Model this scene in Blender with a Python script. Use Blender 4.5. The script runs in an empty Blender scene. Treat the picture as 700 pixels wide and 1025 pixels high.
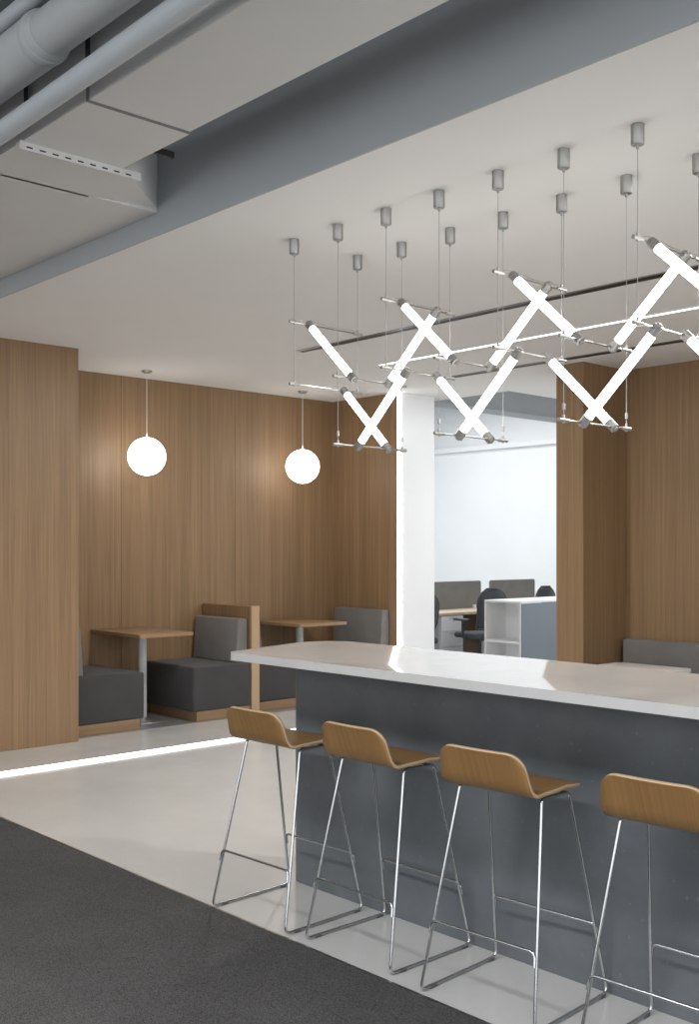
import bpy, bmesh, math, random
from mathutils import Vector, Matrix
random.seed(4)
S = bpy.context.scene
COL = S.collection
PI = math.pi
H = 3.17                     # plaster ceiling height

# ------------------------------------------------------------------ materials
def mat(name, col, rough=0.5, metal=0.0, spec=0.5, coat=0.0):
    m = bpy.data.materials.new(name); m.use_nodes = True
    b = m.node_tree.nodes['Principled BSDF']
    b.inputs['Base Color'].default_value = (*col, 1)
    b.inputs['Roughness'].default_value = rough
    b.inputs['Metallic'].default_value = metal
    b.inputs['Specular IOR Level'].default_value = spec
    b.inputs['Coat Weight'].default_value = coat
    return m
def N(m, t, **kw):
    n = m.node_tree.nodes.new(t)
    for k, v in kw.items(): setattr(n, k, v)
    return n
def L(m, a, b): m.node_tree.links.new(a, b)
def ramp(m, stops):
    r = N(m, 'ShaderNodeValToRGB'); e = r.color_ramp.elements
    e[0].position, e[0].color = stops[0][0], (*stops[0][1], 1)
    e[1].position, e[1].color = stops[-1][0], (*stops[-1][1], 1)
    for p, c in stops[1:-1]:
        x = e.new(p); x.color = (*c, 1)
    return r
def mixc(m, fac, a, b, mode='MIX'):
    n = N(m, 'ShaderNodeMix', data_type='RGBA', blend_type=mode)
    for sock, v in ((n.inputs[0], fac), (n.inputs[6], a), (n.inputs[7], b)):
        if hasattr(v, 'is_linked'): L(m, v, sock)
        elif isinstance(v, tuple): sock.default_value = (*v, 1)
        else: sock.default_value = v
    return n.outputs[2]
def noise(m, vec, scale, detail=4, rough=0.55):
    n = N(m, 'ShaderNodeTexNoise'); n.inputs['Scale'].default_value = scale
    n.inputs['Detail'].default_value = detail; n.inputs['Roughness'].default_value = rough
    L(m, vec, n.inputs['Vector']); return n.outputs['Fac']
def mapping(m, vec, scale):
    n = N(m, 'ShaderNodeMapping'); n.inputs['Scale'].default_value = scale
    L(m, vec, n.inputs['Vector']); return n.outputs['Vector']
def bump(m, h, strength, dist=0.002):
    b = N(m, 'ShaderNodeBump'); b.inputs['Strength'].default_value = strength
    b.inputs['Distance'].default_value = dist
    L(m, h, b.inputs['Height'])
    L(m, b.outputs[0], m.node_tree.nodes['Principled BSDF'].inputs['Normal'])
def bsdf(m): return m.node_tree.nodes['Principled BSDF']

def wood_mat(name, dark, light, rough=0.45, axis='Z', seam=None, fine=95, wide=9):
    """oak veneer; the grain runs along axis, the bands across it"""
    m = mat(name, light, rough)
    tc = N(m, 'ShaderNodeTexCoord').outputs['Object']
    sep = N(m, 'ShaderNodeSeparateXYZ'); L(m, tc, sep.inputs[0])
    add = N(m, 'ShaderNodeMath', operation='ADD'); add.inputs[1].default_value = 0.0
    if axis == 'Z': a, b, g = 0, 1, 2
    elif axis == 'Y': a, b, g = 0, 2, 1
    elif axis == 'X': a, b, g = 1, 2, 0
    else: a, b, g = 1, None, 0
    L(m, sep.outputs[a], add.inputs[0]); (L(m, sep.outputs[b], add.inputs[1]) if b is not None else None)
    cmb = N(m, 'ShaderNodeCombineXYZ')
    L(m, add.outputs[0], cmb.inputs[0]); L(m, sep.outputs[g], cmb.inputs[2])
    v = cmb.outputs[0]
    f1 = noise(m, mapping(m, v, (fine, 1, 1.6)), 1.0, 5, 0.6)
    f2 = noise(m, mapping(m, v, (wide, 1, 0.16)), 1.0, 3, 0.6)
    f3 = noise(m, mapping(m, v, (fine * .33, 1, 0.35)), 1.0, 3, 0.5)
    r1 = ramp(m, [(0.3, dark), (0.7, light)]); L(m, f1, r1.inputs[0])
    r2 = ramp(m, [(0.32, (.86, .85, .84)), (0.68, (1.10, 1.10, 1.10))]); L(m, f2, r2.inputs[0])
    r3 = ramp(m, [(0.35, (.90, .89, .88)), (0.65, (1.07, 1.07, 1.07))]); L(m, f3, r3.inputs[0])
    c = mixc(m, 1.0, r1.outputs[0], r2.outputs[0], 'MULTIPLY')
    c = mixc(m, 1.0, c, r3.outputs[0], 'MULTIPLY')
    L(m, c, bsdf(m).inputs['Base Color'])
    bump(m, f1, 0.12, 0.001)
    return m

def mottled(name, c0, c1, rough, scale=3.0, spec=0.5, coat=0.0, speck=None):
    m = mat(name, c1, rough, 0, spec, coat)
    tc = N(m, 'ShaderNodeTexCoord').outputs['Object']
    f = noise(m, tc, scale, 8, 0.62)
    r = ramp(m, [(0.3, c0), (0.72, c1)]); L(m, f, r.inputs[0])
    c = r.outputs[0]
    if speck:
        f2 = noise(m, tc, speck[0], 2, 0.5)
        rr = ramp(m, [(speck[1], (0, 0, 0)), (speck[1] + .05, (1, 1, 1))]); L(m, f2, rr.inputs[0])
        c = mixc(m, rr.outputs[0], c, speck[2])
    L(m, c, bsdf(m).inputs['Base Color'])
    return m

def emit(name, col, strength):
    m = bpy.data.materials.new(name); m.use_nodes = True
    nt = m.node_tree; nt.nodes.clear()
    e = nt.nodes.new('ShaderNodeEmission'); o = nt.nodes.new('ShaderNodeOutputMaterial')
    e.inputs[0].default_value = (*col, 1); e.inputs[1].default_value = strength
    nt.links.new(e.outputs[0], o.inputs[0]); return m

def fabric(name, c0, c1, scale=420):
    m = mat(name, c1, 0.9, 0, 0.25)
    tc = N(m, 'ShaderNodeTexCoord').outputs['Object']
    f = noise(m, tc, scale, 2, 0.6)
    f2 = noise(m, tc, 5, 3, 0.5)
    r = ramp(m, [(0.35, c0), (0.65, c1)]); L(m, f, r.inputs[0])
    r2 = ramp(m, [(0.3, (.9, .9, .9)), (0.7, (1.06, 1.06, 1.06))]); L(m, f2, r2.inputs[0])
    L(m, mixc(m, 1.0, r.outputs[0], r2.outputs[0], 'MULTIPLY'), bsdf(m).inputs['Base Color'])
    bump(m, f, 0.25, 0.002)
    bsdf(m).inputs['Sheen Weight'].default_value = 0.15
    return m

M = {}
M['oak_wall'] = wood_mat('oak_wall_veneer', (.222, .136, .068), (.305, .194, .104), 0.5)
M['oak_booth'] = wood_mat('oak_booth_veneer', (.205, .124, .062), (.275, .174, .094), 0.45)
M['oak_plinth'] = wood_mat('oak_plinth_veneer', (.23, .142, .076), (.30, .192, .108), 0.45, 'X')
M['oak_table'] = wood_mat('oak_table_veneer', (.25, .158, .088), (.33, .215, .125), 0.35, 'X')
M['oak_edge'] = mat('oak_edge_band', (.42, .29, .175), 0.45)
M['ply_seat'] = wood_mat('oak_plywood_shell', (.235, .128, .046), (.300, .168, .064), 0.42, 'S', fine=190, wide=14)
M['ply_edge'] = mat('plywood_edge', (.52, .37, .23), 0.5)
M['chrome'] = mat('chrome', (.58, .59, .595), 0.22, 1.0)
M['steel'] = mat('brushed_nickel', (.40, .395, .38), 0.48, 1.0)
M['steel_dark'] = mat('satin_nickel', (.36, .355, .34), 0.3, 1.0)
M['wire'] = mat('steel_wire', (.42, .42, .41), 0.35, 0.8)
M['rubber'] = mat('grey_rubber', (.10, .10, .10), 0.6)
M['plaster'] = mottled('ceiling_plaster', (.785, .778, .762), (.805, .798, .782), 0.85, 1.2, 0.2)
M['white_wall'] = mottled('white_wall_paint', (.80, .81, .82), (.83, .84, .85), 0.8, 1.5, 0.2)
M['reveal'] = mat('white_gloss_panel', (.86, .87, .88), 0.35)
M['grey_paint'] = mottled('grey_paint', (.40, .42, .44), (.43, .45, .47), 0.8, 1.5, 0.2)
M['office_beam'] = mottled('pale_grey_paint', (.46, .48, .50), (.50, .52, .54), 0.8, 1.5, 0.2)
M['slab_paint'] = mottled('slab_paint', (.22, .23, .24), (.27, .28, .29), 0.9, 2.0, 0.2)
M['duct'] = mottled('duct_white_paint', (.62, .616, .608), (.66, .656, .648), 0.6, 1.8, 0.3)
M['duct_seam'] = mat('duct_seam', (.20, .20, .20), 0.8)
M['pipe'] = mottled('pipe_paint', (.47, .50, .53), (.52, .55, .575), 0.5, 3.0, 0.4)
M['pipe_grey'] = mottled('pipe_grey_paint', (.46, .475, .485), (.51, .522, .53), 0.6, 3.0, 0.3)
M['black'] = mat('black_anodised', (.012, .012, .012), 0.5)
M['alu'] = mat('aluminium', (.7, .7, .7), 0.35, 0.9)
M['counter'] = mottled('slate_stone', (.090, .100, .110), (.142, .153, .164), 0.5, 2.6, 0.5, 0, (55, .70, (.16, .17, .18)))
M['quartz'] = mottled('white_quartz', (.54, .535, .525), (.59, .58, .57), 0.085, 7.0, 0.5, 0.0)
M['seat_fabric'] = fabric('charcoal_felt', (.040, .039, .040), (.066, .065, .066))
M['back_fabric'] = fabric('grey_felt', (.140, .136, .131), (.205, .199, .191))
M['white_lacquer'] = mat('white_lacquer', (.78, .78, .78), 0.35)
M['pedestal'] = mat('pale_grey_powder_coat', (.52, .53, .53), 0.4)
M['white_laminate'] = mat('white_laminate', (.74, .745, .75), 0.5)
M['blue_grey'] = mat('blue_grey_laminate', (.185, .212, .245), 0.55)
M['screen'] = fabric('screen_felt', (.19, .187, .185), (.25, .247, .243))
M['desk_wood'] = wood_mat('pale_maple', (.55, .43, .30), (.68, .56, .42), 0.5, 'X')
M['brown'] = wood_mat('brown_laminate', (.13, .085, .05), (.19, .125, .08), 0.5, 'X')
M['mesh'] = fabric('black_mesh', (.045, .046, .05), (.085, .087, .092), 300)
M['plastic'] = mat('dark_plastic', (.045, .047, .05), 0.4)
M['booth_floor'] = mottled('booth_floor_grey', (.20, .205, .21), (.25, .255, .26), 0.3, 4.0)
M['tube'] = emit('tube_light', (1.0, .975, .94), 7.0)
M['globe'] = emit('globe_glass_light', (1.0, .965, .93), 5.5)
M['led'] = emit('led_strip_light', (1.0, .985, .96), 5.0)
M['led_floor'] = emit('led_floor_light', (1.0, .98, .94), 4.0)
M['led_cool'] = emit('led_cool_light', (.93, .97, 1.0), 9.0)

# polished floor
m = mat('polished_concrete', (.5, .48, .46), 0.2, 0, 0.5)
tc = N(m, 'ShaderNodeTexCoord').outputs['Object']
r = ramp(m, [(0.3, (.535, .530, .515)), (0.7, (.595, .590, .573))]); L(m, noise(m, tc, 0.9, 6, 0.6), r.inputs[0])
f = noise(m, tc, 240, 1, 0.5); r2 = ramp(m, [(0.62, (1, 1, 1)), (0.70, (.8, .8, .8))]); L(m, f, r2.inputs[0])
L(m, mixc(m, 1.0, r.outputs[0], r2.outputs[0], 'MULTIPLY'), bsdf(m).inputs['Base Color'])
rr = ramp(m, [(0.3, (.17,) * 3), (0.7, (.26,) * 3)]); L(m, noise(m, tc, 3, 4), rr.inputs[0])
L(m, rr.outputs[0], bsdf(m).inputs['Roughness'])
M['floor'] = m
# loop pile carpet
m = mat('loop_carpet', (.06, .06, .06), 0.95, 0, 0.1)
tc = N(m, 'ShaderNodeTexCoord').outputs['Object']
wv = N(m, 'ShaderNodeTexVoronoi'); wv.inputs['Scale'].default_value = 260; L(m, mapping(m, tc, (1, .6, 1)), wv.inputs['Vector'])
f = noise(m, tc, 230, 3, 0.7)
r = ramp(m, [(0.0, (.132, .128, .126)), (0.75, (.052, .051, .050))]); L(m, wv.outputs['Distance'], r.inputs[0])
r2 = ramp(m, [(0.3, (.80, .80, .80)), (0.7, (1.2, 1.2, 1.2))]); L(m, f, r2.inputs[0])
c = mixc(m, 1.0, r.outputs[0], r2.outputs[0], 'MULTIPLY')
r3 = ramp(m, [(0.3, (.9, .9, .9)), (0.7, (1.1, 1.1, 1.1))]); L(m, noise(m, tc, 2.5, 4), r3.inputs[0])
L(m, mixc(m, 1.0, c, r3.outputs[0], 'MULTIPLY'), bsdf(m).inputs['Base Color'])
bump(m, wv.outputs['Distance'], 0.6, 0.004)
M['carpet'] = m

# ------------------------------------------------------------------ mesh helpers
def obj(name, bm, m, parent=None, smooth=False):
    me = bpy.data.meshes.new(name)
    bmesh.ops.recalc_face_normals(bm, faces=bm.faces[:])
    bm.to_mesh(me); bm.free()
    for k in (m if isinstance(m, (list, tuple)) else [m]): me.materials.append(M[k] if isinstance(k, str) else k)
    if smooth:
        for p in me.polygons: p.use_smooth = True
        me.set_sharp_from_angle(angle=math.radians(38))
    o = bpy.data.objects.new(name, me); COL.objects.link(o)
    if parent: o.parent = parent
    return o
def tag(o, label, cat, group=None, kind=None):
    o['label'] = label; o['category'] = cat
    if group: o['group'] = group
    if kind: o['kind'] = kind
    return o
def thing(name, label, cat, loc=(0, 0, 0), rotz=0, group=None):
    o = bpy.data.objects.new(name, None); COL.objects.link(o)
    o.empty_display_size = 0.1
    o.location = loc; o.rotation_euler = (0, 0, rotz)
    return tag(o, label, cat, group)
def struct(name, bm, m, smooth=False, label=None):
    o = obj(name, bm, m, None, smooth); o['kind'] = 'structure'
    if label: o['label'] = label
    return o
def dup(root, loc, rotz=0, label=None):
    r = root.copy(); COL.objects.link(r); r.location = loc; r.rotation_euler = (0, 0, rotz)
    if label: r['label'] = label
    for ch in list(root.children):
        c = ch.copy(); COL.objects.link(c); c.parent = r
        for g in list(ch.children):
            d = g.copy(); COL.objects.link(d); d.parent = c
    return r
def box(bm, x0, x1, y0, y1, z0, z1, bev=0.0, seg=2, mi=0):
    res = bmesh.ops.create_cube(bm, size=1.0)
    vs = res['verts']
    for v in vs:
        v.co = Vector(((x0 + x1) / 2 + v.co.x * (x1 - x0), (y0 + y1) / 2 + v.co.y * (y1 - y0), (z0 + z1) / 2 + v.co.z * (z1 - z0)))
    fs = set(f for v in vs for f in v.link_faces)
    for f in fs: f.material_index = mi
    if bev:
        es = list(set(e for v in vs for e in v.link_edges))
        bmesh.ops.bevel(bm, geom=es, offset=bev, segments=seg, profile=0.5, affect='EDGES', clamp_overlap=True)
def B(*a, **k):
    bm = bmesh.new(); box(bm, *a, **k); return bm
def tube(bm, pts, r, n=10, closed=False, caps=True):
    pts = [Vector(p) for p in pts]
    rings = []; k = len(pts); prev = None
    for i, p in enumerate(pts):
        if closed: t = (pts[(i + 1) % k] - pts[i - 1])
        else: t = pts[min(i + 1, k - 1)] - pts[max(i - 1, 0)]
        t.normalize()
        if prev is None:
            a = Vector((0, 0, 1)) if abs(t.z) < .9 else Vector((1, 0, 0))
            u = t.cross(a).normalized()
        else:
            u = (prev - t * prev.dot(t)).normalized()
        prev = u; w = t.cross(u)
        rr = r[i] if isinstance(r, (list, tuple)) else r
        rings.append([bm.verts.new(p + (u * math.cos(2 * PI * j / n) + w * math.sin(2 * PI * j / n)) * rr) for j in range(n)])
    for i in range(k if closed else k - 1):
        a, b = rings[i], rings[(i + 1) % k]
        for j in range(n):
            bm.faces.new((a[j], a[(j + 1) % n], b[(j + 1) % n], b[j]))
    if caps and not closed:
        bm.faces.new(rings[0][::-1]); bm.faces.new(rings[-1])
def round_path(pts, rad, seg=5, closed=False):
    pts = [Vector(p) for p in pts]; out = []; k = len(pts)
    for i, p in enumerate(pts):
        if not closed and i in (0, k - 1): out.append(p); continue
        a, b = pts[i - 1], pts[(i + 1) % k]
        da, db = (a - p), (b - p)
        rr = min(rad[i] if isinstance(rad, (list, tuple)) else rad, da.length * .49, db.length * .49)
        s, e = p + da.normalized() * rr, p + db.normalized() * rr
        for j in range(seg + 1):
            t = j / seg
            out.append(s * (1 - t) ** 2 + p * 2 * t * (1 - t) + e * t * t)
    return out
def T(pts, r, n=10, **k):
    bm = bmesh.new(); tube(bm, pts, r, n, **k); return bm
def lathe(bm, prof, n=32, c=(0, 0, 0)):
    rings = []
    for (r, z) in prof:
        if r < 1e-6: rings.append([bm.verts.new((c[0], c[1], c[2] + z))])
        else: rings.append([bm.verts.new((c[0] + r * math.cos(2 * PI * j / n), c[1] + r * math.sin(2 * PI * j / n), c[2] + z)) for j in range(n)])
    for a, b in zip(rings, rings[1:]):
        for j in range(n):
            q = (j + 1) % n
            if len(a) == 1 and len(b) == 1: continue
            if len(a) == 1: bm.faces.new((a[0], b[q], b[j]))
            elif len(b) == 1: bm.faces.new((a[j], a[q], b[0]))
            else: bm.faces.new((a[j], a[q], b[q], b[j]))
def LT(prof, n=32, c=(0, 0, 0)):
    bm = bmesh.new(); lathe(bm, prof, n, c); return bm
def round_poly(pts, rads, seg=8):
    return [(p.x, p.y) for p in round_path([(x, y, 0) for x, y in pts], rads, seg, True)]
def prism(bm, poly, z0, z1, bev=0.0, seg=2):
    a = [bm.verts.new((x, y, z0)) for x, y in poly]; b = [bm.verts.new((x, y, z1)) for x, y in poly]
    n = len(poly)
    f0 = bm.faces.new(a[::-1]); f1 = bm.faces.new(b)
    for i in range(n): bm.faces.new((a[i], a[(i + 1) % n], b[(i + 1) % n], b[i]))
    if bev:
        es = list(f0.edges) + list(f1.edges)
        bmesh.ops.bevel(bm, geom=es, offset=bev, segments=seg, profile=0.5, affect='EDGES', clamp_overlap=True)
def PR(*a, **k):
    bm = bmesh.new(); prism(bm, *a, **k); return bm
def quadmesh(verts, faces):
    bm = bmesh.new(); vs = [bm.verts.new(v) for v in verts]
    for f in faces: bm.faces.new([vs[i] for i in f])
    return bm

# ------------------------------------------------------------------ the room
XL, XE = 2.69, 2.995         # carpet edge, ceiling edge
struct('floor', B(XL, 14.6, -4, 14.2, -0.12, 0.0), 'floor')
struct('floor_carpet', B(-6, XL, -4, 7.8, -0.12, 0.004), 'carpet')
struct('trim_1', B(XL - .005, XL + .005, -4, 7.8, -0.05, 0.0055), 'steel_dark')
struct('floor_booth', B(4.235, 7.80, 7.93, 8.74, -0.05, 0.004), 'booth_floor')  # darker grey sheet over the floor in the booth recess
# plaster ceiling with an open notch over the office
poly = [(XE + .01, -4), (14.6, -4), (14.6, 6.914), (8.59, 6.914), (8.59, 8.90), (XE + .01, 8.90)]
struct('ceiling', PR(poly, H, H + .11), 'plaster')
struct('ceiling_slab', B(-6, 14.6, -4, 14.2, 4.2, 4.4), 'slab_paint')
struct('beam', B(XE - .004, XE + .008, -4, 8.9, H - .003, 4.2), 'grey_paint')
struct('beam.001', B(8.61, 14.5, 7.95, 8.25, H, 4.2), 'office_beam')
# oak walls; every panel is 1.2 m wide with a hairline joint
def panel_wall(name, x0, x1, y0, y1, z1, along, joints, m='oak_wall'):
    bm = bmesh.new(); g = .0016
    js = [(x0 if along == 'x' else y0)] + joints + [(x1 if along == 'x' else y1)]
    for a, b in zip(js, js[1:]):
        if along == 'x': box(bm, a + g, b - g, y0, y1, 0, z1)
        else: box(bm, x0, x1, a + g, b - g, 0, z1)
    return struct(name, bm, m)
panel_wall('wall_left', -6, 4.225, 7.81, 8.9, H, 'x', [-4.6, -3.1, -1.6, -.1, 1.4, 2.85])
panel_wall('wall_back', 4.225, 7.83, 8.75, 8.9, H, 'x', [5.17, 6.49])
panel_wall('wall_right', 7.82, 8.36, 7.76, 8.9, H, 'y', [])
# column and alcove wall right of the office opening
panel_wall('wall_column', 7.71, 8.55, 5.39, 5.675, H, 'y', [])
panel_wall('wall_alcove', 8.37, 8.55, 2.6, 5.39, H, 'y', [4.16])
panel_wall('wall_corner', 7.71, 8.55, -4, 2.6, H, 'y', [-1.5, .2, 1.4])
# office beyond the opening
struct('wall_reveal', B(7.86, 8.36, 7.735, 7.76, 0, H, bev=.002), 'reveal')
struct('wall_office', B(14.5, 14.6, 5.0, 14.2, 0, 4.2), 'white_wall')
struct('wall_office_side', B(8.36, 14.6, 14.1, 14.2, 0, 4.2), 'white_wall')
struct('wall_office_left', B(8.30, 8.36, 7.76, 14.2, 0, 4.2), 'white_wall')
struct('wall_office_right', B(8.55, 14.6, 5.3, 5.42, 0, H), 'white_wall')
struct('trim_2', B(14.42, 14.5, 5.42, 14.1, 3.30, 3.385, bev=.004), 'white_wall')
t = tag(obj('led_profile', B(7.822, 7.860, 7.728, 7.757, 0.0, H, bev=.002), 'led_cool'), 'glowing vertical light strip along the left edge of the office opening', 'strip light')

# ------------------------------------------------------------------ ceiling fittings
def ceiling_slot(x, w, y0, y1, label):
    t = thing('linear_diffuser', label, 'air vent', (x, (y0 + y1) / 2, H), 0, 'black slot diffusers in the ceiling')
    h = (y1 - y0) / 2
    obj('slot', B(-w / 2, w / 2, -h, h, -.004, 0.002), 'black', t)
    bm = bmesh.new()
    for sx in (-1, 1): box(bm, sx * w / 2 - .004, sx * w / 2 + .004, -h, h, -.007, .001)
    obj('frame', bm, 'steel_dark', t)
ceiling_slot(5.61, .075, -2, 6.69, 'long black slot diffuser in the plaster ceiling, nearer the grey beam')
ceiling_slot(7.49, .075, 0.0, 6.72, 'long black slot diffuser in the ceiling close above the office opening')
t = thing('linear_light', 'thin glowing light line recessed in the plaster ceiling between two black slots', 'ceiling light', (6.53, 2.4, H))
obj('diffuser', B(-.020, .020, -4.3, 4.3, -.006, .002), 'led', t)
bm = bmesh.new()
for sx in (-1, 1): box(bm, sx * .025 - .005, sx * .025 + .005, -4.3, 4.3, -.008, .001)
obj('frame', bm, 'white_lacquer', t)
# light line let into the floor before the booths
t = thing('floor_light', 'glowing double light line set in the pale floor before the booths', 'floor light', (0, 7.015, 0))
for y in (-.029, .029):
    obj('diffuser', B(-1.0, 7.78, y - .018, y + .018, -.02, .012, bev=.004), 'led_floor', t)
obj('profile', B(-1.0, 7.78, -.0095, .0095, -.02, .010), 'alu', t)

# ------------------------------------------------------------------ ducts and pipes
ZD = 3.28
t = thing('air_duct', 'white rectangular sheet metal air duct flaring out along the grey beam', 'air duct', (0, 0, 0))
# main run, narrow, coming towards the camera
obj('body', B(2.045, 2.51, -4, 3.70, ZD, ZD + .30, bev=.004), 'duct', t)
obj('joint', B(2.040, 2.516, 3.695, 3.713, ZD - .004, ZD + .305), 'duct_seam', t)
obj('reducer', B(2.045, 2.525, 3.713, 4.285, ZD, ZD + .30, bev=.003), 'duct', t)
zt = ZD + .30
# flare: flat bottom, a tilted cheek, and the upright side behind it
bm = quadmesh([(2.045, 4.285, ZD), (2.55, 4.285, ZD), (2.60, 4.72, ZD), (2.045, 4.72, ZD), (2.985, 4.70, ZD + .025),
               (2.045, 4.285, zt), (2.55, 4.285, zt), (2.985, 4.70, zt), (2.045, 4.72, zt), (2.60, 4.72, zt)],
              [(0, 1, 2, 3), (1, 4, 2), (1, 6, 7, 4), (0, 1, 6, 5), (0, 3, 8, 5), (5, 6, 7, 9, 8), (3, 2, 9, 8), (2, 4, 7, 9)])
obj('flare', bm, 'duct', t)
obj('plenum', B(2.15, 2.99, 4.70, 8.9, ZD, zt, bev=.003), 'duct', t)
bm = bmesh.new()
box(bm, 2.03, 2.62, 4.262, 4.302, ZD - .006, ZD + .002)
box(bm, 2.03, 2.62, 4.259, 4.264, ZD - .034, ZD + .002)
fl = obj('flange', bm, 'duct', t)
for k in range(9): obj('slot', B(2.06 + k * .06, 2.088 + k * .06, 4.2575, 4.2592, ZD - .024, ZD - .018), 'black', fl)
obj('dark_gap', B(2.54, 2.645, 4.02, 4.035, ZD + .012, ZD + .04), 'black', t)  # black box added where the gap beside the duct looks dark
for y in (-2.2, .4, 2.9, 5.6, 7.6):
    hb = bmesh.new()
    for x in (2.25, 2.42): tube(hb, [(x, y, zt - .002), (x, y, 4.2)], .005, 8)
    obj('hanger', hb, 'black', t)

def pipe(name, label, p0, p1, r, m, collars=(), hangers=(), group='painted pipes under the slab', off=0.0):
    p0, p1 = Vector(p0), Vector(p1)
    t = thing(name, label, 'pipe', p0, 0, group)
    d = p1 - p0
    obj('run', T([(0, 0, 0), d], r, 24), m, t, True)
    for (f, k, ln) in collars:
        q = d * f; u = d.normalized() * ln / 2
        obj('collar', T([q - u, q - u * .97, q + u * .97, q + u], [r * 1.005, r * k, r * k, r * 1.005], 24), m, t, True)
    for f in hangers:
        q = d * f
        hb = bmesh.new()
        box(hb, q.x + off - .003, q.x + off + .003, q.y - .014, q.y + .014, (r - .004) if not off else .022, 4.2 - p0.z)
        if off: box(hb, q.x + r * .9, q.x + off, q.y - .012, q.y + .012, .022, .028)
        obj('hanger', hb, 'black', t, True)
    return t
pipe('water_pipe', 'slim pale blue-grey pipe running beside the white air duct', (1.945 + .02 * -7.6, -4, 3.30), (1.945 + .02 * 5.3, 8.9, 3.30), .041, 'pipe',
     hangers=[(3.66 + 4) / 12.9, (4.20 + 4) / 12.9, .30, .85], off=.072)
t = pipe('drain_pipe', 'thick grey pipe with a sleeve joint above the slim pipe', (1.90, -4, 3.50), (1.90, 3.80, 3.50), .086, 'pipe_grey', collars=[(.62, 1.12, .16)], hangers=[.3, .7])
obj('run', T([(0, 7.72, 0), (0, 7.76, 0), (0, 12.9, 0)], [.088, .099, .099], 24), 'pipe_grey', t, True)
obj('collar', T([(0, 7.755, 0), (0, 7.76, 0), (0, 7.80, 0), (0, 7.805, 0)], [.099, .102, .102, .099], 24), 'pipe_grey', t, True)
pipe('vent_pipe', 'blue-grey pipe at the upper left edge, behind the thick grey pipe', (1.957, -4, 3.75), (1.957, 8.9, 3.75), .036, 'pipe', hangers=[.2, .58, .8])

# ------------------------------------------------------------------ tube chandelier
t = thing('chandelier', 'zigzag chandelier of crossed glowing tubes on thin wires above the counter', 'chandelier', (3.793, 3.0, H))
CX0, CY0 = 3.793, 3.0
XA, XB = 3.566 - CX0, 4.02 - CX0
TA, TB, TL = XA + .105, XB - .10, XA + .140
yk = lambda k: 4.295 - .3415 * k - CY0
Z1, Z2, Z3 = 2.738 - H, 2.414 - H, 2.074 - H
def canopy(x, y):
    obj('canopy', LT([(0, 0.001), (.0255, .001), (.0255, -.074), (.0235, -.077), (.006, -.077), (.005, -.092), (0, -.092)], 24, (x, y, 0)), 'steel', t, True)
def wire(x, y, z, z_grip=None):
    w = obj('wire', T([(x, y, -.085), (x, y, z)], .0014, 6), 'wire', t)
    if z_grip is not None:
        obj('gripper', T([(x, y, z_grip - .013), (x, y, z_grip - .012), (x, y, z_grip + .012), (x, y, z_grip + .013)], [.004, .0065, .0065, .004], 10), 'steel', w, True)
def rod(y, z, cable=False):
    r = obj('rod', T([(XA - .02, y, z), (XB + .02, y, z)], .0042, 8), 'steel_dark', t, True)
    for x in (XA, XB):
        obj('rod_end', T([(x - .033, y, z), (x - .031, y, z), (x + .031, y, z), (x + .033, y, z)], [.006, .0085, .0085, .006], 12), 'steel', r, True)
        obj('clamp', T([(x, y, z - .012), (x, y, z + .022)], .0055, 10), 'steel', r, True)
    if cable:
        p = [(XA + .03 + (XB - XA - .03) * s, y - .006, z + .012 + .010 * math.sin(s * 8) * (1 - s)) for s in [i / 14 for i in range(15)]]
        obj('cable', T(p, .0015, 6), 'wire', r, True)
for k in range(8):
    for x in (XA, XB):
        canopy(x, yk(k)); wire(x, yk(k), Z2 if k % 2 == 0 else Z3, None if k % 2 == 0 else Z3 + .055)
    if k % 2 == 0: rod(yk(k), Z1, True); rod(yk(k), Z2)
    else: rod(yk(k), Z2); rod(yk(k), Z3)
def light_tube(x, ka, za, kb, zb):
    a, b = Vector((x, yk(ka), za)), Vector((x, yk(kb), zb))
    d = (b - a).normalized()
    a2, b2 = a + d * .030, b - d * .030
    lt = obj('light_tube', T([a2, a2 + d * .002, b2 - d * .002, b2], [.0175, .0192, .0192, .0175], 20), 'tube', t, True)
    for p, q in ((a, d), (b, -d)):
        bm = bmesh.new()
        tube(bm, [p + q * .032, p + q * .031, p - q * .012, p - q * .014], [.0195, .0212, .0212, .018], 20)
        tube(bm, [p - q * .020, p - q * .013], .012, 12)
        obj('end_cap', bm, 'steel', lt, True)
for ka, kb in ((0, 1), (2, 3), (4, 5), (6, 7)): light_tube(TA, ka, Z1, kb, Z2)
for ka, kb in ((2, 1), (4, 3), (6, 5)): light_tube(TB, ka, Z1, kb, Z2)
for ka, kb in ((2, 1), (4, 3), (6, 5)): light_tube(TL, ka, Z2, kb, Z3)
for ka, kb in ((0, 1), (2, 3), (4, 5), (6, 7)): light_tube(TB, ka, Z2, kb, Z3)

# ------------------------------------------------------------------ globe pendants
def globe(x, y, zc, r, label):
    t = thing('globe_pendant', label, 'pendant lamp', (x, y, H), 0, 'globe pendants over the booths')
    n = 24
    prof = [(.012, zc - H + r * .999)] + [(r * math.sin(PI * i / n), zc - H + r * math.cos(PI * i / n)) for i in range(1, n + 1)]
    prof[-1] = (0, prof[-1][1])
    obj('globe', LT(prof, 40), 'globe', t, True)
    obj('canopy', LT([(0, .001), (.048, .001), (.048, -.012), (.03, -.022), (.008, -.026), (0, -.026)], 28), 'steel', t, True)
    obj('cord', T([(0, 0, -.02), (0, 0, zc - H + r + .03)], .0028, 8), 'white_lacquer', t, True)
    obj('lamp_cap', LT([(0, zc - H + r + .035), (.008, zc - H + r + .034), (.011, zc - H + r - .003), (.02, zc - H + r - .008), (0, zc - H + r - .008)], 20), 'white_lacquer', t, True)
globe(5.198, 8.35, 2.392, .173, 'white glass globe pendant over the booth table nearer the left oak wall')
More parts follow.
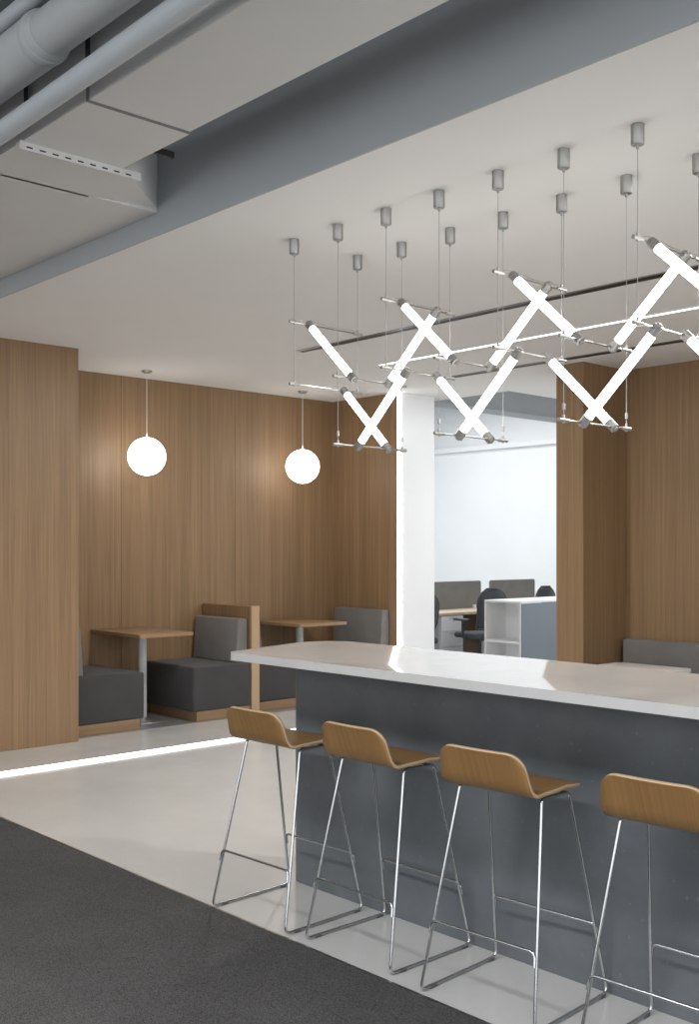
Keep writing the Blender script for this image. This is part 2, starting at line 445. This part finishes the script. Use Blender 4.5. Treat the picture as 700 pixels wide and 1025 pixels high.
globe(7.044, 8.35, 2.399, .174, 'white glass globe pendant over the booth table nearer the bright doorway')

# ------------------------------------------------------------------ bar counter
t = thing('bar_counter', 'long bar counter with blue-grey stone base and overhanging white quartz top', 'counter', (3.2, 2.0, 0))
def rel(poly): return [(x - 3.2, y - 2.0) for x, y in poly]
base = round_poly(rel([(3.19, -.3), (3.66, -.3), (3.66, 3.875), (3.19, 3.875)]), [.02, .02, .08, .08])
obj('base', PR(base, 0.0, 1.049), 'counter', t, True)
top = round_poly(rel([(2.90, -.5), (3.668, -.5), (3.668, 4.03), (3.50, 4.125), (2.885, 3.945)]), [.03, .03, .10, .12, .035], 10)
obj('countertop', PR(top, 1.0475, 1.0834, .004, seg=2), 'quartz', t, True)

# ------------------------------------------------------------------ bar stools
def shell_bm():
    path = [(-.226, .881), (-.224, .877), (-.220, .868), (-.216, .857), (-.210, .842), (-.203, .825), (-.196, .806), (-.188, .785), (-.178, .763), (-.163, .746), (-.142, .737),
            (-.11, .7335), (-.06, .7345), (-.01, .737), (.03, .739), (.07, .741), (.100, .740), (.120, .737), (.131, .733), (.137, .730)]
    W = .190; R0 = .058; R1 = .04
    s = [0]
    for a, b in zip(path, path[1:]): s.append(s[-1] + math.dist(a, b))
    tot = s[-1]; nu = 16
    bm = bmesh.new(); rows = []
    for (x, z), q in zip(path, s):
        w = W - .017 * max(0, 1 - q / .14)
        if q < R0: w = W - .017 * (1 - q / .14) - R0 + math.sqrt(max(0, R0 ** 2 - (R0 - q) ** 2))
        e = tot - q
        if e < R1: w = w - R1 + math.sqrt(max(0, R1 ** 2 - (R1 - e) ** 2))
        bk = max(0, 1 - q / .15)
        row = []
        for i in range(nu + 1):
            u = -1 + 2 * i / nu
            y = u * w
            dz = .012 * max(0, (abs(u) - .55) / .45) ** 2 * (1 if q > .2 and e > .08 else 0) * .5
            row.append(bm.verts.new((x + .020 * bk * (y / W) ** 2, y, z + dz)))
        rows.append(row)
    for a, b in zip(rows, rows[1:]):
        for i in range(nu): bm.faces.new((a[i], a[i + 1], b[i + 1], b[i]))
    return bm
def make_stool(label):
    t = thing('bar_stool', label, 'bar stool', (2.95, 2.35, 0), 0, 'oak bar stools along the counter')
    sh = obj('seat_shell', shell_bm(), ['ply_seat', 'ply_edge'], t, True)
    md = sh.modifiers.new('thickness', 'SOLIDIFY'); md.thickness = .0125; md.offset = 0; md.material_offset_rim = 1
    md.use_even_offset = True
    R = .0058
    for sy in (1, -1):
        yt, yb = sy * .172, sy * .238
        pts = [(-.085, yt * .97, .7195), (-.105, yb, .0), (-.105, yb, .0)]
        pts = [(.03, yt, .7195), (-.095, yt, .7195), (-.235, yb, .008), (.208, yb, .008), (.068, yt, .7195), (.02, yt, .7195)]
        pth = round_path(pts, [0, .014, .030, .034, .026, 0], 6)
        fr = obj('leg_frame', T(pth, R, 12), 'chrome', t, True)
        for x in (-.17, .17): obj('glide', B(x - .017, x + .017, yb - .0075, yb + .0075, .0, .012, bev=.002), 'rubber', fr)
    def leg_at(z, front, sy):
        f = (.7195 - z) / .7095
        x = (.068 + (.205 - .068) * f) if front else (-.095 + (-.235 + .095) * f)
        return Vector((x, sy * (.172 + .066 * f), z))
    for front, z in ((False, .250), (True, .250)):
        o = Vector((.011 if front else -.011, 0, 0))
        a, b = leg_at(z, front, 1) + o, leg_at(z, front, -1) + o
        a2, b2 = leg_at(z - .045, front, 1) + o, leg_at(z - .045, front, -1) + o
        obj('footrest', T(round_path([a2, a, b, b2], .026, 6), .0052, 12), 'chrome', t, True)
    bm = bmesh.new()
    for x in (-.06, .045): tube(bm, [(x, -.172, .7195), (x, .172, .7195)], .005, 10)
    obj('seat_bar', bm, 'chrome', t, True)
    return t
st = make_stool('oak bar stool at the far end of the row, beside the counter corner')
def put(o, x, y, rz): o.location = (x, y, 0); o.rotation_euler = (0, 0, math.radians(rz))
put(st, 2.932, 3.562, 2.0)
dup(st, (2.968, 2.984, 0), math.radians(-.3), 'oak bar stool second from the far end of the counter row')
dup(st, (2.957, 2.348, 0), math.radians(3.0), 'oak bar stool between the second stool and the cropped one')
dup(st, (2.958, 1.69, 0), math.radians(2.0), 'oak bar stool nearest, partly cut off by the right edge of the photo')

# ------------------------------------------------------------------ booths
def bench(label, x0, x1, yf, yb, side, cz=(.50, .90), cy=None, x_back=None):
    """side = +1: sitter faces +x, the back stands at x0; -1: the back stands at x1"""
    cx, cyy = (x0 + x1) / 2, (yf + yb) / 2
    t = thing('booth_bench', label, 'bench', (cx, cyy, 0.004), 0, 'upholstered booth benches')
    a, b, f, k = x0 - cx, x1 - cx, yf - cyy, yb - cyy
    ins = .045
    pa, pb = (a, b - ins) if side > 0 else (a + ins, b)
    obj('plinth', B(pa, pb, f + .012, k, 0, .092, bev=.002), 'oak_plinth', t)
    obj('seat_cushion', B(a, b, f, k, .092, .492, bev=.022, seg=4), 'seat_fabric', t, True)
    c0, c1 = (f + .04, k - .03) if cy is None else (cy[0] - cyy, cy[1] - cyy)
    th = .135
    if side > 0: v = [(a, 0), (a + th, 0), (a + th - .03, 1), (a, 1)]
    else: v = [(b - th, 0), (b, 0), (b, 1), (b - th + .03, 1)]
    z0, z1 = .492, cz[1]
    vs = [(x, y, z0 + (z1 - z0) * h) for y in (c0, c1) for x, h in v]
    bm = quadmesh(vs, [(0, 1, 2, 3), (4, 5, 6, 7), (0, 1, 5, 4), (1, 2, 6, 5), (2, 3, 7, 6), (3, 0, 4, 7)])
    bmesh.ops.bevel(bm, geom=bm.edges[:], offset=.014, segments=3, profile=.5, affect='EDGES')
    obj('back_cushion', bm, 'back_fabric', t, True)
    return t
bench('charcoal booth bench half hidden behind the left oak wall', 4.235, 4.93, 7.95, 8.735, 1)
bench('charcoal booth bench with grey back against the low oak divider', 5.42, 6.062, 7.93, 8.735, -1, cy=(7.985, 8.69))
bench('charcoal booth bench on the right side of the low oak divider', 6.172, 6.80, 8.03, 8.735, 1)
bench('booth bench by the bright doorway, only its grey back above the counter', 7.17, 7.815, 7.88, 8.735, -1, cz=(.5, .92), cy=(7.865, 8.60))
d = thing('booth_divider', 'low oak divider panel between two back-to-back booth benches', 'divider', (6.117, 8.34, 0.004))
obj('panel', B(-.043, .040, -.385, .395, 0, 1.012, bev=.002), 'oak_booth', d)
obj('front_edge', B(-.045, .045, -.41, -.385, 0, 1.016, bev=.002), 'oak_edge', d)
def booth_table(label, x0, x1, y0, y1, px, py):
    t = thing('booth_table', label, 'table', (px, py, 0.004), 0, 'oak booth tables')
    obj('tabletop', PR(round_poly([(x0 - px, y0 - py), (x1 - px, y0 - py), (x1 - px, y1 - py), (x0 - px, y1 - py)], .02, 5), .786, .816, .003), 'oak_table', t, True)
    obj('pedestal', LT([(0, .012), (.04, .012), (.04, .78), (.10, .781), (.10, .787), (0, .787)], 28), 'pedestal', t, True)
    obj('base', LT([(0, 0), (.215, 0), (.215, .006), (.20, .012), (.06, .016), (.04, .03), (0, .03)], 40), 'alu', t, True)
booth_table('small oak booth table on a pale post beside the left oak wall', 4.85, 5.40, 7.895, 8.74, 5.17, 8.38)
booth_table('small oak booth table on a pale post right of the oak divider', 6.69, 7.31, 7.96, 8.74, 7.03, 8.38)

# ------------------------------------------------------------------ alcove right
t = thing('lounge_bench', 'grey upholstered lounge bench against the oak alcove wall', 'bench', (8.05, 4.2, 0))
obj('plinth', B(-.27, .31, -1.3, 1.12, 0, .09), 'oak_booth', t)
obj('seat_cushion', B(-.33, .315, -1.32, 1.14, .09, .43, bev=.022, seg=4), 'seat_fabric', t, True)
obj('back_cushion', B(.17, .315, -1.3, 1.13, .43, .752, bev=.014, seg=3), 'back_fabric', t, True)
t = thing('lounge_table', 'white table with rounded corners before the grey lounge bench', 'table', (7.50, 4.735, 0))
obj('tabletop', PR(round_poly([(-.30, -.345), (.28, -.345), (.28, .345), (-.30, .345)], [.06] * 4, 6), .572, .600, .004), 'white_lacquer', t, True)
obj('pedestal', LT([(0, .01), (.035, .01), (.035, .572), (0, .572)], 24), 'pedestal', t, True)
obj('base', LT([(0, 0), (.2, 0), (.2, .006), (.18, .012), (0, .014)], 36), 'chrome', t, True)

# ------------------------------------------------------------------ office
t = thing('shelf_unit', 'white open shelf unit with a blue-grey side in the office', 'shelf', (8.985, 7.07, 0))
tw, W_, D_, Ht = .022, .50, 1.30, 1.0
obj('top_board', B(0, D_, 0, W_, Ht - tw, Ht, bev=.001), 'white_laminate', t)
for y in (0, W_ - tw): obj('side_board', B(0, .36, y, y + tw, 0, Ht - tw), 'white_laminate', t)
obj('back_board', B(.34, .36, tw, W_ - tw, .03, Ht - tw), 'white_laminate', t)
for z in (.03, .545): obj('shelf_board', B(.004, .34, tw, W_ - tw, z, z + .025), 'white_laminate', t)
obj('body', B(.362, D_, .002, W_ - .002, 0, Ht - tw), 'blue_grey', t)
obj('side_panel', B(.006, D_ - .004, -.010, 0, .01, Ht - tw - .004), 'blue_grey', t)
def desk(label, x0, x1, y0, y1):
    t = thing('office_desk', label, 'desk', (x0, y0, 0), 0, 'office desks')
    w, d = x1 - x0, y1 - y0
    obj('desktop', B(0, w, 0, d, .705, .74, bev=.003), 'desk_wood', t)
    obj('modesty_panel', B(.03, w - .03, d - .05, d - .03, .08, .705), 'brown', t)
    for x in (.0, w - .04): obj('leg', B(x, x + .04, .04, d - .04, 0, .705), 'white_laminate', t)
    return t
desk('pale wood office desk beside the white opening edge', 9.75, 11.50, 9.15, 9.78)
desk('pale wood office desk mostly hidden behind the white shelf unit', 11.56, 13.2, 9.15, 9.78)
t = thing('drawer_pedestal', 'white drawer pedestal under the pale office desk', 'drawer unit', (10.03, 9.16, 0))
obj('carcass', B(0, .42, .02, .52, .04, .70), 'white_laminate', t)
for z0, z1 in ((.045, .30), (.305, .50), (.505, .695)):
    dr = obj('drawer', B(.004, .416, 0, .019, z0, z1, bev=.002), 'white_laminate', t)
    obj('handle', B(.15, .27, -.010, 0, z1 - .035, z1 - .022), 'alu', dr)
for c in ((.05, .08), (.37, .08), (.05, .46), (.37, .46)): obj('caster', T([(c[0] - .012, c[1], .02), (c[0] + .012, c[1], .02)], .02, 14), 'plastic', t, True)
def screen(label, x0, x1):
    t = thing('desk_screen', label, 'desk screen', ((x0 + x1) / 2, 9.73, .74), 0, 'grey felt desk screens')
    h = (x1 - x0) / 2
    bm = bmesh.new()
    res = round_poly([(-h, .0), (h, .0), (h, .375), (-h, .375)], [.004, .004, .035, .035], 5)
    a = [bm.verts.new((x, -.012, z)) for x, z in res]; b = [bm.verts.new((x, .012, z)) for x, z in res]
    bm.faces.new(a); bm.faces.new(b[::-1])
    for i in range(len(res)): bm.faces.new((a[i], a[(i + 1) % len(res)], b[(i + 1) % len(res)], b[i]))
    obj('panel', bm, 'screen', t)
    for x in (-h + .12, h - .16): obj('clip', B(x - .02, x + .02, -.05, .03, .0, .045, bev=.004), 'white_lacquer', t)
screen('grey felt desk screen beside the white opening edge', 10.38, 11.46)
screen('grey felt desk screen behind the white shelf unit', 11.66, 12.68)

def office_chair(label, loc, rz):
    t = thing('office_chair', label, 'office chair', loc, rz, 'black mesh office chairs')
    obj('column', LT([(0, .07), (.03, .07), (.03, .25), (.022, .25), (.022, .44), (0, .44)], 18), 'plastic', t, True)
    bs = bmesh.new(); cst = []
    for i in range(5):
        a = 2 * PI * i / 5 + .3
        p = Vector((math.cos(a) * .30, math.sin(a) * .30, .07))
        tube(bs, [(0, 0, .10), p * .5 + Vector((0, 0, .055)), p], [.028, .02, .014], 10); cst.append((p, a))
    base = obj('star_base', bs, 'plastic', t, True)
    for p, a in cst:
        u = Vector((-math.sin(a), math.cos(a), 0)) * .022
        q = Vector((p.x, p.y, .03)); obj('caster', T([q - u, q + u], .03, 14), 'plastic', base, True)
    obj('seat', B(-.24, .24, -.25, .23, .44, .51, bev=.03, seg=3), 'mesh', t, True)
    # curved mesh back with a frame; the sitter faces +y
    bm = bmesh.new(); rows = []; n = 12; k = 10
    outl = []
    for j in range(k + 1):
        h = j / k; z = .56 + .50 * h
        w = .235 * (1 - .12 * (1 - h) ** 2) * (1 - max(0, (h - .6) / .4) ** 2.6 * .62)
        row = []
        for i in range(n + 1):
            u = -1 + 2 * i / n
            row.append(bm.verts.new((u * w, -.25 - .05 * h - .05 * math.sin(h * PI) * .4 + .055 * u * u + (.02 if h < .15 else 0), z)))
        rows.append(row)
    for a, b in zip(rows, rows[1:]):
        for i in range(n): bm.faces.new((a[i], a[i + 1], b[i + 1], b[i]))
    outl = [v.co.copy() for v in rows[0]] + [r_[-1].co.copy() for r_ in rows[1:]] + [v.co.copy() for v in rows[-1][::-1][1:]] + [r_[0].co.copy() for r_ in rows[::-1][1:-1]]
    bk = obj('backrest', bm, 'mesh', t, True)
    sm = bk.modifiers.new('thickness', 'SOLIDIFY'); sm.thickness = .012; sm.offset = 0
    obj('back_frame', T(outl, .014, 8, closed=True), 'plastic', t, True)
    obj('back_support', T(round_path([(0, -.05, .42), (0, -.30, .43), (0, -.275, .62)], .06), .022, 10), 'plastic', t, True)
    for s in (-1, 1):
        bm = bmesh.new()
        tube(bm, round_path([(s * .20, -.02, .43), (s * .29, -.02, .45), (s * .29, -.02, .66)], .04), .017, 10)
        box(bm, s * .29 - .035, s * .29 + .035, -.13, .14, .66, .69, bev=.012)
        obj('armrest', bm, 'plastic', t, True)
    return t
oc = office_chair('black mesh office chair left of the white shelf unit', (10.33, 8.78, 0), math.radians(-10))
dup(oc, (9.09, 8.80, 0), math.radians(-8), 'black mesh office chair almost hidden by the white opening edge')
dup(oc, (11.45, 8.86, 0), math.radians(4), 'black mesh office chair peeking above the blue-grey cabinet')

# ------------------------------------------------------------------ light
W = bpy.data.worlds.new('World'); S.world = W; W.use_nodes = True
bg = W.node_tree.nodes['Background']; bg.inputs[0].default_value = (.93, .97, 1.0, 1); bg.inputs[1].default_value = 2.1
def area(name, loc, size, power, col=(1, .97, .93), rot=(0, 0, 0)):
    l = bpy.data.lights.new(name, 'AREA'); l.shape = 'RECTANGLE'; l.size, l.size_y = size; l.energy = power; l.color = col
    o = bpy.data.objects.new(name, l); COL.objects.link(o); o.location = loc; o.rotation_euler = rot
    return o
area('office_fill', (11.3, 11.0, 4.15), (4.0, 4.0), 215, (.95, .98, 1.0))  # unseen fill added because world light barely reaches the office
area('office_fill', (9.6, 6.2, 3.16), (1.0, .3), 55, (.95, .98, 1.0))  # unseen fill added to brighten the white reveal
l = area('carpet_fill', (-.3, 1.2, 4.15), (.6, 6.0), 230, (.98, .99, 1.0)); l.data.spread = math.radians(140)  # added fill for carpet and stools, no fitting; spread spares the beam
area('ceiling_fill', (5.0, 5.6, 3.16), (.12, .12), 60)  # added fill below the plaster, general brightness, no fitting modelled
area('ceiling_fill', (5.0, 2.0, 3.16), (.12, .12), 60)  # second added fill of the same kind

# ------------------------------------------------------------------ camera
cam = bpy.data.cameras.new('camera'); co = bpy.data.objects.new('camera', cam); COL.objects.link(co)
A = math.atan2(1508 - 350, 1067.5)
co.location = (0, 0, 1.55)
co.rotation_euler = (PI / 2, 0, A - PI / 2)
# looking along (cos A, sin A): heading of -z rotated to that direction
cam.sensor_fit = 'AUTO'; cam.sensor_width = 36
cam.lens = 1067.5 / 1025 * 36
cam.shift_y = 37.5 / 1025
cam.clip_start = .05; cam.clip_end = 100
S.camera = co
S.view_settings.view_transform = 'Standard'; S.view_settings.look = 'None'
S.view_settings.exposure = 0.0; S.view_settings.gamma = 1.0; S.view_settings.use_curve_mapping = False
S.cycles.use_denoising = True
S.cycles.max_bounces = 10; S.cycles.diffuse_bounces = 6; S.cycles.glossy_bounces = 5
S.cycles.sample_clamp_indirect = 6.0
S.cycles.caustics_reflective = False; S.cycles.caustics_refractive = False
